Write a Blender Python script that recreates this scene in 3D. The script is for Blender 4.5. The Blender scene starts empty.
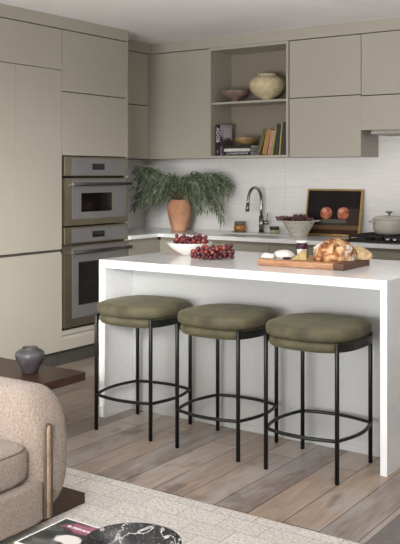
import bpy, bmesh, math, random
from mathutils import Vector, Matrix, noise
PI = math.pi
S = bpy.context.scene
COL = S.collection
random.seed(7)

# ------------------------------------------------------------------ camera
cam_d = bpy.data.cameras.new('camera'); cam = bpy.data.objects.new('camera', cam_d); COL.objects.link(cam)
YAW = math.atan(600 / 870)
cam.location = (0, 0, 1.404)
cam.rotation_euler = (PI / 2, 0, YAW)
cam_d.sensor_fit = 'VERTICAL'; cam_d.sensor_height = 36; cam_d.sensor_width = 36
cam_d.lens = 870 / 544 * 36
cam_d.shift_y = -98 / 544
cam_d.clip_start = 0.05
S.camera = cam

# ------------------------------------------------------------------ light
w = bpy.data.worlds.new('World'); S.world = w; w.use_nodes = True
bg = w.node_tree.nodes['Background']; bg.inputs[0].default_value = (0.97, 0.98, 1.0, 1); bg.inputs[1].default_value = 0.28

def area(name, loc, target, sx, sy, power, color):
    l = bpy.data.lights.new(name, 'AREA'); l.shape = 'RECTANGLE'; l.size = sx; l.size_y = sy; l.energy = power; l.color = color
    o = bpy.data.objects.new(name, l); COL.objects.link(o); o.location = loc
    o.rotation_euler = (Vector(target) - Vector(loc)).to_track_quat('-Z', 'Y').to_euler(); return o
area('window_daylight', (-2.0, -1.3, 0.85), (-2.7, 4.2, 0.8), 2.8, 1.3, 205, (1.0, 0.99, 0.975))
o = area('cabinet_fill_beam', (-1.0, -1.3, 2.1), (-4.6, 4.1, 0.35), 1.2, 0.7, 19, (1.0, 0.98, 0.94)); o.data.spread = math.radians(32)  # added narrow fill beam, brightens the lower tall cabinets; no known window
o = area('ceiling_fill', (-0.3, 1.9, 1.3), (-1.3, 3.2, 3.5), 1.2, 1.2, 34, (1.0, 0.985, 0.97)); o.data.spread = math.radians(88)  # added off-frame fill lamp pointing up to brighten the ceiling; no known fixture
S.view_settings.view_transform = 'Standard'; S.view_settings.look = 'None'
S.view_settings.exposure = 0.1; S.view_settings.gamma = 1; S.view_settings.use_curve_mapping = False

# ------------------------------------------------------------------ materials
def lin(c):
    return tuple(((v / 255) / 12.92 if v / 255 <= 0.04045 else ((v / 255 + 0.055) / 1.055) ** 2.4) for v in c) + (1,)
class NT:
    def __init__(s, name, rough=0.5, metal=0.0):
        s.m = bpy.data.materials.new(name); s.m.use_nodes = True
        s.t = s.m.node_tree; s.n = s.t.nodes; s.b = s.n['Principled BSDF']
        s.b.inputs['Roughness'].default_value = rough; s.b.inputs['Metallic'].default_value = metal
        s._co = None
    def link(s, a, b): s.t.links.new(a, b)
    def co(s):
        if not s._co: s._co = s.n.new('ShaderNodeTexCoord').outputs['Object']
        return s._co
    def mapped(s, scale=(1, 1, 1), rot=(0, 0, 0), loc=(0, 0, 0)):
        mp = s.n.new('ShaderNodeMapping'); s.link(s.co(), mp.inputs[0])
        mp.inputs['Scale'].default_value = scale; mp.inputs['Rotation'].default_value = rot; mp.inputs['Location'].default_value = loc
        return mp.outputs[0]
    def noise(s, scale, detail=4, vec=None, rough=0.5, dist=0.0):
        q = s.n.new('ShaderNodeTexNoise'); q.inputs['Scale'].default_value = scale; q.inputs['Detail'].default_value = detail
        q.inputs['Roughness'].default_value = rough; q.inputs['Distortion'].default_value = dist
        s.link(vec if vec is not None else s.co(), q.inputs['Vector']); return q.outputs['Fac']
    def ramp(s, fac, stops):
        r = s.n.new('ShaderNodeValToRGB'); s.link(fac, r.inputs[0]); e = r.color_ramp.elements
        while len(e) < len(stops): e.new(0.5)
        for i, (p, c) in enumerate(stops):
            e[i].position = p; e[i].color = lin(c) if len(c) == 3 else c
        return r.outputs['Color']
    def mix(s, fac, a, b, mode='MIX'):
        q = s.n.new('ShaderNodeMix'); q.data_type = 'RGBA'; q.blend_type = mode
        for v, i in ((fac, 0), (a, 6), (b, 7)):
            if hasattr(v, 'links') or hasattr(v, 'is_linked'): s.link(v, q.inputs[i])
            elif isinstance(v, (int, float)): q.inputs[i].default_value = v
            else: q.inputs[i].default_value = lin(v)
        return q.outputs[2]
    def math(s, op, a, b=0.0, clamp=False):
        q = s.n.new('ShaderNodeMath'); q.operation = op; q.use_clamp = clamp
        for v, i in ((a, 0), (b, 1)):
            if isinstance(v, (int, float)): q.inputs[i].default_value = v
            else: s.link(v, q.inputs[i])
        return q.outputs[0]
    def color(s, c):
        if isinstance(c, tuple): s.b.inputs['Base Color'].default_value = lin(c)
        else: s.link(c, s.b.inputs['Base Color'])
    def bump(s, h, strength=0.3, dist=0.002):
        b = s.n.new('ShaderNodeBump'); b.inputs['Strength'].default_value = strength; b.inputs['Distance'].default_value = dist
        s.link(h, b.inputs['Height']); s.link(b.outputs[0], s.b.inputs['Normal'])
    def xyz(s):
        q = s.n.new('ShaderNodeSeparateXYZ'); s.link(s.co(), q.inputs[0]); return q.outputs
    def ell(s, a, b, ca, cb, ra, rb, soft=0.15, wob=None):
        da = s.math('DIVIDE', s.math('SUBTRACT', a, ca), ra); db = s.math('DIVIDE', s.math('SUBTRACT', b, cb), rb)
        d = s.math('SQRT', s.math('ADD', s.math('MULTIPLY', da, da), s.math('MULTIPLY', db, db)))
        if wob is not None: d = s.math('ADD', d, wob)
        return s.math('DIVIDE', s.math('SUBTRACT', 1.0 + soft / 2, d), soft, True)
    def box(s, a, b, a0, a1, b0, b1):
        m = s.math('MULTIPLY', s.math('GREATER_THAN', a, a0), s.math('LESS_THAN', a, a1))
        return s.math('MULTIPLY', m, s.math('MULTIPLY', s.math('GREATER_THAN', b, b0), s.math('LESS_THAN', b, b1)))

def plain(name, c, rough=0.5, metal=0.0, var=0.06, sc=8.0, bump=0.0, bsc=60, bd=0.001):
    t = NT(name, rough, metal)
    f = t.noise(sc, 3)
    lo = tuple(max(0, v * (1 - var)) for v in c); hi = tuple(min(255, v * (1 + var)) for v in c)
    t.color(t.ramp(f, [(0.3, lo), (0.7, hi)]))
    if bump: t.bump(t.noise(bsc, 3), bump, bd)
    return t.m

M = {}
M['cabinet'] = plain('cabinet_paint', (171, 166, 154), 0.38, 0, 0.012, 2)
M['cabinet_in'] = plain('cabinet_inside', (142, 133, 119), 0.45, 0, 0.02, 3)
M['base_paint'] = plain('base_cabinet_paint', (152, 148, 136), 0.42, 0, 0.012, 2)
M['gap'] = plain('shadow_gap', (24, 22, 20), 0.9)
M['ceiling'] = plain('ceiling_paint', (248, 248, 249), 0.9, 0, 0.01, 3)
M['wall_paint'] = plain('wall_paint', (212, 207, 200), 0.9, 0, 0.01, 3)
M['plinth'] = plain('toe_kick_paint', (70, 68, 66), 0.5)
M['quartz'] = plain('white_quartz', (238, 239, 240), 0.16, 0, 0.012, 20)
M['island_paint'] = plain('island_paint', (186, 187, 186), 0.3, 0, 0.01, 2)
M['steel'] = plain('brushed_steel', (150, 148, 145), 0.28, 1.0, 0.05, 30)
M['sinkmat'] = plain('satin_sink_steel', (178, 178, 176), 0.4, 0.35, 0.02, 10)
M['chrome'] = plain('polished_steel', (205, 205, 205), 0.12, 1.0, 0.02, 30)
M['faucet'] = plain('faucet_nickel', (150, 148, 146), 0.2, 1.0, 0.02, 30)
M['oven_frame'] = plain('oven_bronze_steel', (146, 137, 118), 0.3, 0.85, 0.05, 6)
M['handle_steel'] = plain('dark_handle_steel', (96, 94, 92), 0.35, 0.9, 0.03, 20)
M['oven_face'] = plain('oven_grey_steel', (146, 146, 147), 0.35, 0.6, 0.03, 6)
M['black_glass'] = plain('black_glass', (18, 17, 17), 0.08, 0, 0.1)
M['black'] = plain('black_metal', (24, 24, 25), 0.42, 0.3, 0.1, 20)
M['iron'] = plain('cast_iron', (22, 22, 23), 0.5, 0.2, 0.1, 20, 0.2, 200)
M['gold'] = plain('gilt_frame', (178, 148, 84), 0.35, 0.6, 0.1, 30)
M['brass'] = plain('hammered_brass', (200, 168, 118), 0.38, 0.6, 0.12, 30, 0.4, 60, 0.002)
M['white_ceramic'] = plain('white_ceramic', (236, 234, 230), 0.3, 0, 0.01)
M['paper'] = plain('paper_pages', (226, 220, 208), 0.8, 0, 0.03, 60)
M['mauve'] = plain('mauve_stoneware', (128, 108, 98), 0.6, 0, 0.1, 20)
M['enamel'] = plain('cream_enamel', (196, 192, 182), 0.22, 0, 0.01)
M['dark_hole'] = plain('dark_inside', (22, 20, 19), 0.9)

# floor boards
t = NT('oak_boards', 0.42)
v = t.mapped(rot=(0, 0, PI / 2), loc=(0.35, 0.068, 0))
br = t.n.new('ShaderNodeTexBrick'); t.link(v, br.inputs['Vector'])
br.offset = 0.37; br.offset_frequency = 2; br.squash = 1
for k, val in (('Scale', 1), ('Mortar Size', 0.0024), ('Mortar Smooth', 0.2), ('Bias', 0.0), ('Brick Width', 1.15), ('Row Height', 0.165)): br.inputs[k].default_value = val
br.inputs['Color1'].default_value = (0, 0, 0, 1); br.inputs['Color2'].default_value = (1, 1, 1, 1); br.inputs['Mortar'].default_value = (0.5, 0.5, 0.5, 1)
tone = t.ramp(br.outputs['Color'], [(0.0, (112, 98, 90)), (0.35, (148, 134, 125)), (0.7, (164, 142, 122)), (1.0, (184, 173, 164))])
vg = t.mapped(scale=(14, 1.3, 1))
g = t.noise(3.0, 7, vg, 0.65, 0.6)
c1 = t.mix(t.math('MULTIPLY', g, 0.6, True), tone, t.ramp(g, [(0.36, (84, 72, 66)), (0.5, (156, 141, 130)), (0.7, (204, 190, 178))]), 'MIX')
patch = t.noise(1.9, 4, t.mapped(scale=(2.2, 0.8, 1)), 0.6, 0.4)
c2 = t.mix(t.ramp(patch, [(0.48, (0, 0, 0)), (0.62, (190, 190, 190))]), c1, (176, 173, 172))
kn = t.noise(4.2, 2, t.mapped(scale=(2.0, 1.0, 1), loc=(3, 1, 0)))
c3 = t.mix(t.ramp(kn, [(0.60, (0, 0, 0)), (0.72, (200, 200, 200))]), c2, (92, 82, 78))
c4 = t.mix(br.outputs['Fac'], c3, (72, 62, 56))
t.color(c4)
t.link(t.ramp(g, [(0.3, (150, 150, 150)), (0.8, (190, 190, 190))]), t.b.inputs['Roughness'])
t.bump(t.math('SUBTRACT', t.math('MULTIPLY', g, 0.25), br.outputs['Fac']), 0.4, 0.0012)
M['floor'] = t.m

# backsplash of long wavy white tiles
t = NT('ribbed_white_tile', 0.22)
x, y, z = t.xyz()
wv = t.noise(3.0, 2, t.mapped(scale=(1.2, 1.2, 16)), 0.5, 0.3)
rid = t.math('SINE', t.math('MULTIPLY', t.math('ADD', z, t.math('MULTIPLY', wv, 0.02)), 2 * PI / 0.034))
seam = t.math('LESS_THAN', t.math('PINGPONG', t.math('ADD', t.math('ADD', x, y), 20.0 - 3.353 + 3.4 - 6.4 + 0.0 + 0.0), 0.33), 0.0016)
t.color(t.mix(t.math('MULTIPLY', seam, 0.35), t.ramp(wv, [(0.3, (232, 230, 228)), (0.7, (237, 236, 235))]), (170, 168, 165)))
t.bump(t.math('ADD', rid, t.math('MULTIPLY', wv, 1.2)), 0.3, 0.0009)
M['splash'] = t.m

# rug
t = NT('woven_rug', 0.95)
br = t.n.new('ShaderNodeTexBrick'); wob = t.n.new('ShaderNodeVectorMath'); wob.operation = 'ADD'
nz = t.n.new('ShaderNodeTexNoise'); nz.inputs['Scale'].default_value = 6; t.link(t.co(), nz.inputs['Vector'])
sc = t.n.new('ShaderNodeVectorMath'); sc.operation = 'SCALE'; sc.inputs['Scale'].default_value = 0.02; t.link(nz.outputs['Color'], sc.inputs[0])
t.link(t.mapped(rot=(0, 0, 0.0)), wob.inputs[0]); t.link(sc.outputs[0], wob.inputs[1]); t.link(wob.outputs[0], br.inputs['Vector'])
br.offset = 0.45; br.offset_frequency = 2
for k, val in (('Scale', 1), ('Mortar Size', 0.0028), ('Mortar Smooth', 0.8), ('Brick Width', 0.19), ('Row Height', 0.115)): br.inputs[k].default_value = val
br.inputs['Color1'].default_value = lin((222, 217, 211)); br.inputs['Color2'].default_value = lin((232, 227, 221)); br.inputs['Mortar'].default_value = lin((196, 189, 181))
fn = t.noise(85, 3)
t.color(t.mix(0.6, br.outputs['Color'], t.ramp(fn, [(0.32, (150, 148, 146)), (0.62, (240, 239, 237))]), 'MULTIPLY'))
t.bump(t.math('ADD', t.math('MULTIPLY', fn, 0.6), t.math('SUBTRACT', 1.0, br.outputs['Fac'])), 0.7, 0.004)
M['rug'] = t.m
M['runner'] = plain('grey_flatweave', (112, 106, 103), 0.95, 0, 0.06, 40, 0.4, 150)

# velvet
def velvet(name, c):
    t = NT(name, 0.75)
    f = t.noise(9, 4, None, 0.6, 0.5)
    t.color(t.ramp(f, [(0.3, tuple(v * 0.72 for v in c)), (0.7, tuple(v * 1.18 for v in c))]))
    t.b.inputs['Sheen Weight'].default_value = 0.15; t.b.inputs['Sheen Roughness'].default_value = 0.4
    t.b.inputs['Sheen Tint'].default_value = lin((200, 200, 170))
    t.bump(t.noise(18, 4), 0.35, 0.004); return t.m
M['velvet'] = velvet('olive_velvet', (84, 79, 58))
# boucle
t = NT('boucle', 0.95)
f = t.noise(170, 2); f2 = t.noise(120, 3)
t.color(t.ramp(f2, [(0.3, (124, 110, 99)), (0.7, (156, 140, 128))]))
t.b.inputs['Sheen Weight'].default_value = 0.25
t.bump(t.math('ADD', f, t.math('MULTIPLY', f2, 1.5)), 0.9, 0.006)
M['boucle'] = t.m
M['piping'] = plain('brown_piping', (92, 78, 62), 0.7, 0, 0.1, 40)
M['inset'] = plain('inset_strip', (138, 118, 98), 0.7, 0, 0.12, 30, 0.5, 120)

def wood(name, lo, hi, axis_scale, rough=0.4, sc=5):
    t = NT(name, rough)
    f = t.noise(sc, 6, t.mapped(scale=axis_scale), 0.6, 0.8)
    t.color(t.ramp(f, [(0.28, lo), (0.72, hi)])); t.bump(f, 0.15, 0.001); return t.m
M['walnut'] = wood('dark_walnut', (38, 24, 19), (72, 46, 36), (1.5, 12, 12), 0.38)
M['board'] = wood('acacia_board', (146, 98, 66), (214, 164, 124), (3, 26, 26), 0.5)
M['board_dark'] = wood('board_end_walnut', (62, 38, 28), (120, 76, 54), (3, 26, 26), 0.5)

def marble():
    t = NT('black_marble', 0.14)
    n1 = t.noise(7, 5, None, 0.55, 1.4); n2 = t.noise(15, 4, t.mapped(loc=(3, 5, 1)), 0.6, 2.0)
    v1 = t.math('ABSOLUTE', t.math('SUBTRACT', n1, 0.5)); v2 = t.math('ABSOLUTE', t.math('SUBTRACT', n2, 0.5))
    a = t.ramp(v1, [(0.0, (255, 255, 255)), (0.007, (150, 150, 150)), (0.02, (0, 0, 0))])
    b = t.ramp(v2, [(0.0, (120, 120, 120)), (0.014, (0, 0, 0))])
    t.color(t.mix(t.mix(1.0, a, b, 'ADD'), (22, 22, 24), (206, 205, 204))); return t.m
M['marble'] = marble()

t = NT('terracotta', 0.8)
f = t.noise(9, 5, None, 0.6); f2 = t.noise(3, 3)
t.color(t.mix(t.ramp(f2, [(0.45, (0, 0, 0)), (0.75, (160, 160, 160))]), t.ramp(f, [(0.3, (164, 112, 82)), (0.7, (206, 156, 122))]), (212, 188, 166)))
t.bump(f, 0.3, 0.003); M['terracotta'] = t.m

t = NT('speckled_stoneware', 0.6)
f = t.noise(20, 5, None, 0.7); f2 = t.noise(70, 2)
t.color(t.mix(t.ramp(f2, [(0.62, (0, 0, 0)), (0.7, (200, 200, 200))]), t.ramp(f, [(0.3, (186, 168, 132)), (0.65, (218, 203, 170))]), (112, 96, 70)))
t.bump(f, 0.3, 0.003); M['speckled'] = t.m

t = NT('mottled_glaze', 0.42)
f = t.noise(14, 5, None, 0.6, 0.5); f2 = t.noise(7, 3, t.mapped(loc=(4, 2, 1)))
t.color(t.mix(t.ramp(f2, [(0.4, (0, 0, 0)), (0.65, (220, 220, 220))]), t.ramp(f, [(0.3, (44, 46, 53)), (0.7, (88, 86, 87))]), (66, 52, 54)))
t.bump(f, 0.5, 0.004); M['glaze'] = t.m

t = NT('grape_skin', 0.22)
oi = t.n.new('ShaderNodeObjectInfo'); f = t.noise(40, 2)
c = t.ramp(oi.outputs['Random'], [(0.0, (58, 16, 26)), (0.45, (92, 26, 36)), (0.8, (128, 42, 44)), (1.0, (176, 92, 66))])
t.color(t.mix(t.math('MULTIPLY', f, 0.35), c, (140, 84, 88))); t.b.inputs['Subsurface Weight'].default_value = 0.0
M['grape'] = t.m

def leafm(name, lo, hi):
    t = NT(name, 0.5); g_ = t.n.new('ShaderNodeNewGeometry')
    t.color(t.ramp(g_.outputs['Random Per Island'], [(0.0, lo), (1.0, hi)])); return t.m
M['leaf'] = leafm('willow_leaf', (66, 84, 60), (148, 160, 130))
M['stem'] = plain('plant_stem', (92, 88, 58), 0.7)
M['redleaf'] = leafm('dark_red_leaf', (70, 40, 42), (128, 86, 84))

t = NT('bread_crust', 0.75)
f = t.noise(24, 5, None, 0.6, 0.8); f2 = t.noise(7.5, 4, t.mapped(loc=(1.3, 0.4, 0)), 0.6, 0.4)
crust = t.ramp(f, [(0.36, (96, 52, 26)), (0.48, (164, 106, 58)), (0.62, (224, 186, 140))])
t.color(t.mix(t.ramp(f2, [(0.52, (0, 0, 0)), (0.58, (255, 255, 255))]), crust, (238, 228, 214)))
t.bump(t.math('ADD', f, f2), 0.8, 0.006); M['bread'] = t.m
M['crumb'] = plain('pale_crust', (206, 178, 134), 0.8, 0, 0.1, 30, 0.5, 60, 0.004)
M['cheese'] = plain('cheese', (176, 156, 104), 0.7, 0, 0.12, 40, 0.4, 80)
M['brie'] = plain('white_rind', (236, 233, 226), 0.7, 0, 0.02, 30, 0.3, 60)
M['jam'] = plain('dark_jam', (62, 20, 40), 0.12, 0, 0.15, 30)
M['label'] = plain('white_label', (222, 220, 224), 0.6)
M['amber'] = plain('amber_glass', (168, 112, 62), 0.2, 0, 0.15, 40)
M['lidgrey'] = plain('grey_green_lid', (106, 106, 88), 0.6)
M['darklid'] = plain('dark_lid', (60, 52, 40), 0.5)
M['paleglass'] = plain('pale_green_glass', (176, 174, 140), 0.15)
BK = dict(black=(28, 27, 28), dgreen=(46, 48, 38), olive=(96, 92, 60), tan=(164, 124, 74), ochre=(188, 150, 92), redw=(176, 136, 116), yellow=(160, 150, 92), plum=(50, 42, 52), white=(206, 204, 200))
for k, c in BK.items(): M['book_' + k] = plain('cover_' + k, c, 0.5, 0, 0.08, 30)

# ------------------------------------------------------------------ mesh helpers
def wloc(o):
    v = Vector((0, 0, 0))
    while o: v += o.location; o = o.parent
    return v
class MB:
    def __init__(s): s.bm = bmesh.new()
    def box(s, x0, x1, y0, y1, z0, z1, mat=0):
        vs = [s.bm.verts.new(p) for p in ((x0,y0,z0),(x1,y0,z0),(x1,y1,z0),(x0,y1,z0),(x0,y0,z1),(x1,y0,z1),(x1,y1,z1),(x0,y1,z1))]
        for f in ((0,3,2,1),(4,5,6,7),(0,1,5,4),(1,2,6,5),(2,3,7,6),(3,0,4,7)):
            q = s.bm.faces.new([vs[i] for i in f]); q.material_index = mat
        return s
    def rings(s, rings, closed=False, cap=True, mat=0, smooth=True):
        R = [[s.bm.verts.new(p) for p in r] for r in rings]; n = len(R[0]); k = len(R)
        for i in range(k if closed else k - 1):
            a, b = R[i], R[(i + 1) % k]
            for j in range(n):
                q = s.bm.faces.new((a[j], a[(j+1) % n], b[(j+1) % n], b[j])); q.material_index = mat; q.smooth = smooth
        if cap and not closed:
            for r, rev in ((R[0], True), (R[-1], False)):
                q = s.bm.faces.new(list(reversed(r)) if rev else r); q.material_index = mat; q.smooth = False
        return s
    def tube(s, pts, r, n=10, closed=False, mat=0):
        P = [Vector(p) for p in pts]; k = len(P); rings = []; up = None
        for i in range(k):
            if closed: d = P[(i+1) % k] - P[i-1]
            else: d = P[min(i+1, k-1)] - P[max(i-1, 0)]
            d.normalize()
            if up is None: up = d.orthogonal().normalized()
            up = (up - d * up.dot(d)).normalized(); sd = d.cross(up)
            rr = r[i] if isinstance(r, (list, tuple)) else r
            rings.append([P[i] + (up * math.cos(2*PI*j/n) + sd * math.sin(2*PI*j/n)) * rr for j in range(n)])
        return s.rings(rings, closed, True, mat)
    def cyl(s, x, y, z0, z1, r, r1=None, n=24, mat=0):
        r1 = r if r1 is None else r1
        return s.rings([[(x + q*math.cos(2*PI*j/n), y + q*math.sin(2*PI*j/n), zz) for j in range(n)] for q, zz in ((r, z0), (r1, z1))], mat=mat)
    def lathe(s, prof, n=40, x=0, y=0, mat=0, cap=False):
        return s.rings([[(x + r*math.cos(2*PI*j/n), y + r*math.sin(2*PI*j/n), z) for j in range(n)] for r, z in prof], cap=cap, mat=mat)
    def loft(s, prof, e, n=56, mat=0):   # prof: (half, z); superellipse outline
        rr = []
        for a, z in prof:
            rr.append([(a*se(2*PI*j/n, e)[0], a*se(2*PI*j/n, e)[1], z) for j in range(n)])
        return s.rings(rr, mat=mat)
    def sphere(s, c, r, u=10, v=7, sc=(1,1,1), mat=0):
        rings = []
        for i in range(1, v):
            a = PI * i / v
            rings.append([(c[0]+r*sc[0]*math.sin(a)*math.cos(2*PI*j/u), c[1]+r*sc[1]*math.sin(a)*math.sin(2*PI*j/u), c[2]-r*sc[2]*math.cos(a)) for j in range(u)])
        s.rings(rings, cap=False, mat=mat)
        s.bm.verts.ensure_lookup_table(); n0 = len(s.bm.verts) - u*(v-1)
        b = s.bm.verts.new((c[0], c[1], c[2]-r*sc[2])); tp = s.bm.verts.new((c[0], c[1], c[2]+r*sc[2]))
        s.bm.verts.ensure_lookup_table()
        for j in range(u):
            f = s.bm.faces.new((b, s.bm.verts[n0+(j+1) % u], s.bm.verts[n0+j])); f.smooth = True; f.material_index = mat
            m0 = n0 + u*(v-2)
            f = s.bm.faces.new((tp, s.bm.verts[m0+j], s.bm.verts[m0+(j+1) % u])); f.smooth = True; f.material_index = mat
        return s
    def build(s, name, mat, parent=None, bevel=0.0, seg=2, sub=0, solid=0.0, local=False, recalc=True):
        if recalc: bmesh.ops.recalc_face_normals(s.bm, faces=s.bm.faces)
        me = bpy.data.meshes.new(name)
        off = -wloc(parent) if (parent and not local) else Vector((0, 0, 0))
        if off.length: bmesh.ops.translate(s.bm, verts=s.bm.verts, vec=off)
        s.bm.to_mesh(me); s.bm.free()
        for m_ in (mat if isinstance(mat, (list, tuple)) else [mat]): me.materials.append(M[m_] if isinstance(m_, str) else m_)
        o = bpy.data.objects.new(name, me); COL.objects.link(o)
        if parent: o.parent = parent
        if solid: md = o.modifiers.new('s', 'SOLIDIFY'); md.thickness = solid; md.offset = -1
        if bevel: md = o.modifiers.new('b', 'BEVEL'); md.width = bevel; md.segments = seg; md.limit_method = 'ANGLE'
        if sub: md = o.modifiers.new('u', 'SUBSURF'); md.levels = sub; md.render_levels = sub
        return o
def se(a, e):
    c, s_ = math.cos(a), math.sin(a)
    return (math.copysign(abs(c) ** (2/e), c), math.copysign(abs(s_) ** (2/e), s_))
def BX(name, mat, x0, x1, y0, y1, z0, z1, parent=None, bevel=0.0):
    return MB().box(x0, x1, y0, y1, z0, z1).build(name, mat, parent, bevel)
def struct(o): o['kind'] = 'structure'; return o
def tag(o, label, cat, group=None, kind=None):
    o['label'] = label; o['category'] = cat
    if group: o['group'] = group
    if kind: o['kind'] = kind
    return o
def thing(name, loc, label, cat, group=None):
    o = bpy.data.objects.new(name, None); COL.objects.link(o); o.location = loc; o.empty_display_size = 0.1
    return tag(o, label, cat, group)
def copy_tree(o, parent=None):
    c = o.copy(); COL.objects.link(c); c.parent = parent
    for ch in list(o.children): copy_tree(ch, c)
    return c
def text_mesh(name, body, size, mat, parent, M4, depth=0.0004):
    cu = bpy.data.curves.new(name, 'FONT'); cu.body = body; cu.size = size; cu.extrude = depth; cu.align_x = 'CENTER'; cu.align_y = 'CENTER'
    tmp = bpy.data.objects.new('tmp', cu); COL.objects.link(tmp); bpy.context.view_layer.update()
    me = bpy.data.meshes.new_from_object(tmp.evaluated_get(bpy.context.evaluated_depsgraph_get()))
    bpy.data.objects.remove(tmp); me.transform(M4); me.materials.clear(); me.materials.append(M[mat])
    o = bpy.data.objects.new(name, me); COL.objects.link(o); o.parent = parent; return o

# ------------------------------------------------------------------ room
ZC = 2.55; XL = -5.04; YB = 6.40
struct(BX('floor', 'floor', XL - 0.1, 2.2, -2.5, YB + 0.1, -0.05, 0.0))
struct(BX('ceiling', 'ceiling', XL - 0.1, 2.2, -0.6, YB + 0.1, ZC, ZC + 0.08))
struct(BX('wall_back', 'splash', XL - 0.1, 2.2, YB, YB + 0.1, 0, ZC))
struct(BX('wall_left', 'splash', XL - 0.1, XL, 3.72, YB, 0, ZC))
struct(BX('wall_side', 'wall_paint', XL - 0.1, -4.42, -0.6, 2.80, 0, ZC))
TX = -4.42
struct(BX('wall_right', 'wall_paint', 2.2, 2.3, -0.6, YB + 0.1, 0, ZC))
# fascias above the cabinets
struct(BX('trim_1', 'cabinet', XL, TX, 2.805, 5.396, 2.462, ZC, bevel=0.001))
struct(BX('trim_2', 'cabinet', XL, -4.71, 5.398, YB, 2.462, ZC, bevel=0.001))
struct(BX('trim_3', 'cabinet', -4.708, 0.4, 6.07, YB, 2.462, ZC, bevel=0.001))

# ------------------------------------------------------------------ tall cabinets (fronts face +X)
def tall_pantry(y0, y1, seam, label):
    r = thing('tall_cabinet', (TX - 0.3, (y0+y1)/2, 0), label, 'cabinet')
    BX('body', 'gap', XL + 0.005, TX - 0.022, y0 + 0.001, y1 - 0.001, 0.112, 2.459, r)
    BX('side_panel', 'cabinet', XL + 0.005, TX - 0.021, y1 - 0.0008, y1 + 0.0004, 0.112, 2.459, r)
    BX('toe_kick', 'plinth', XL + 0.05, TX - 0.05, y0 + 0.001, y1 - 0.001, 0.0, 0.111, r)
    g = 0.0022
    BX('door', 'cabinet', TX - 0.02, TX, y0 + g, y1 - g, 2.159 + g, 2.455, r, 0.0008)
    BX('door', 'cabinet', TX - 0.02, TX, y0 + g, seam - 0.0008, 0.858, 2.159 - g, r, 0.0008)
    BX('door', 'cabinet', TX - 0.02, TX, seam + 0.0008, y1 - g, 0.858, 2.159 - g, r, 0.0008)
    m = MB(); m.rings([[(TX-0.02, yy, 0.118), (TX, yy, 0.118), (TX, yy, 0.818), (TX-0.016, yy, 0.838), (TX-0.02, yy, 0.838)] for yy in (y0+g, y1-g)], smooth=False)
    m.build('door', 'cabinet', r)
    BX('finger_channel', 'plinth', TX - 0.0218, TX - 0.0205, y0 + g, y1 - g, 0.83, 0.87, r)
    return r
tall_pantry(3.729, 4.641, 4.185, 'tall greige pantry cabinet with four flat doors left of the ovens')
tall_pantry(2.81, 3.727, 3.27, 'tall greige pantry cabinet furthest from the ovens, at the left edge')

r = thing('oven_cabinet', (TX - 0.3, 5.02, 0), 'tall greige cabinet that houses the two wall ovens', 'cabinet')
y0, y1, g = 4.643, 5.396, 0.0022
MB().box(XL+0.005, TX-0.022, y0+0.001, y1-0.02, 0.112, 0.262).box(XL+0.005, TX-0.022, y0+0.001, y1-0.02, 1.539, 2.459)\
    .box(XL+0.005, -4.97, y0+0.001, y1-0.02, 0.262, 1.539).box(-4.97, TX-0.022, y0+0.001, y0+0.012, 0.262, 1.539).build('body', 'gap', r)
BX('side_panel', 'cabinet', XL + 0.005, TX, y1 - 0.018, y1, 0.112, 2.459, r, 0.0008)
BX('toe_kick', 'plinth', XL + 0.05, TX - 0.05, y0 + 0.001, y1, 0.0, 0.111, r)
for a, b in ((2.010, 2.455), (1.541, 2.003)): BX('door', 'cabinet', TX - 0.02, TX, y0 + g, y1 - 0.0205, a, b, r, 0.0008)
BX('rail', 'cabinet', TX - 0.02, TX, y0 + g, y1 - 0.0205, 0.226, 0.258, r, 0.0008)
m = MB(); m.rings([[(TX-0.02, yy, 0.118), (TX, yy, 0.118), (TX, yy, 0.200), (TX-0.014, yy, 0.219), (TX-0.02, yy, 0.219)] for yy in (y0+g, y1-0.0205)], smooth=False)
m.build('drawer', 'cabinet', r)

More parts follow.
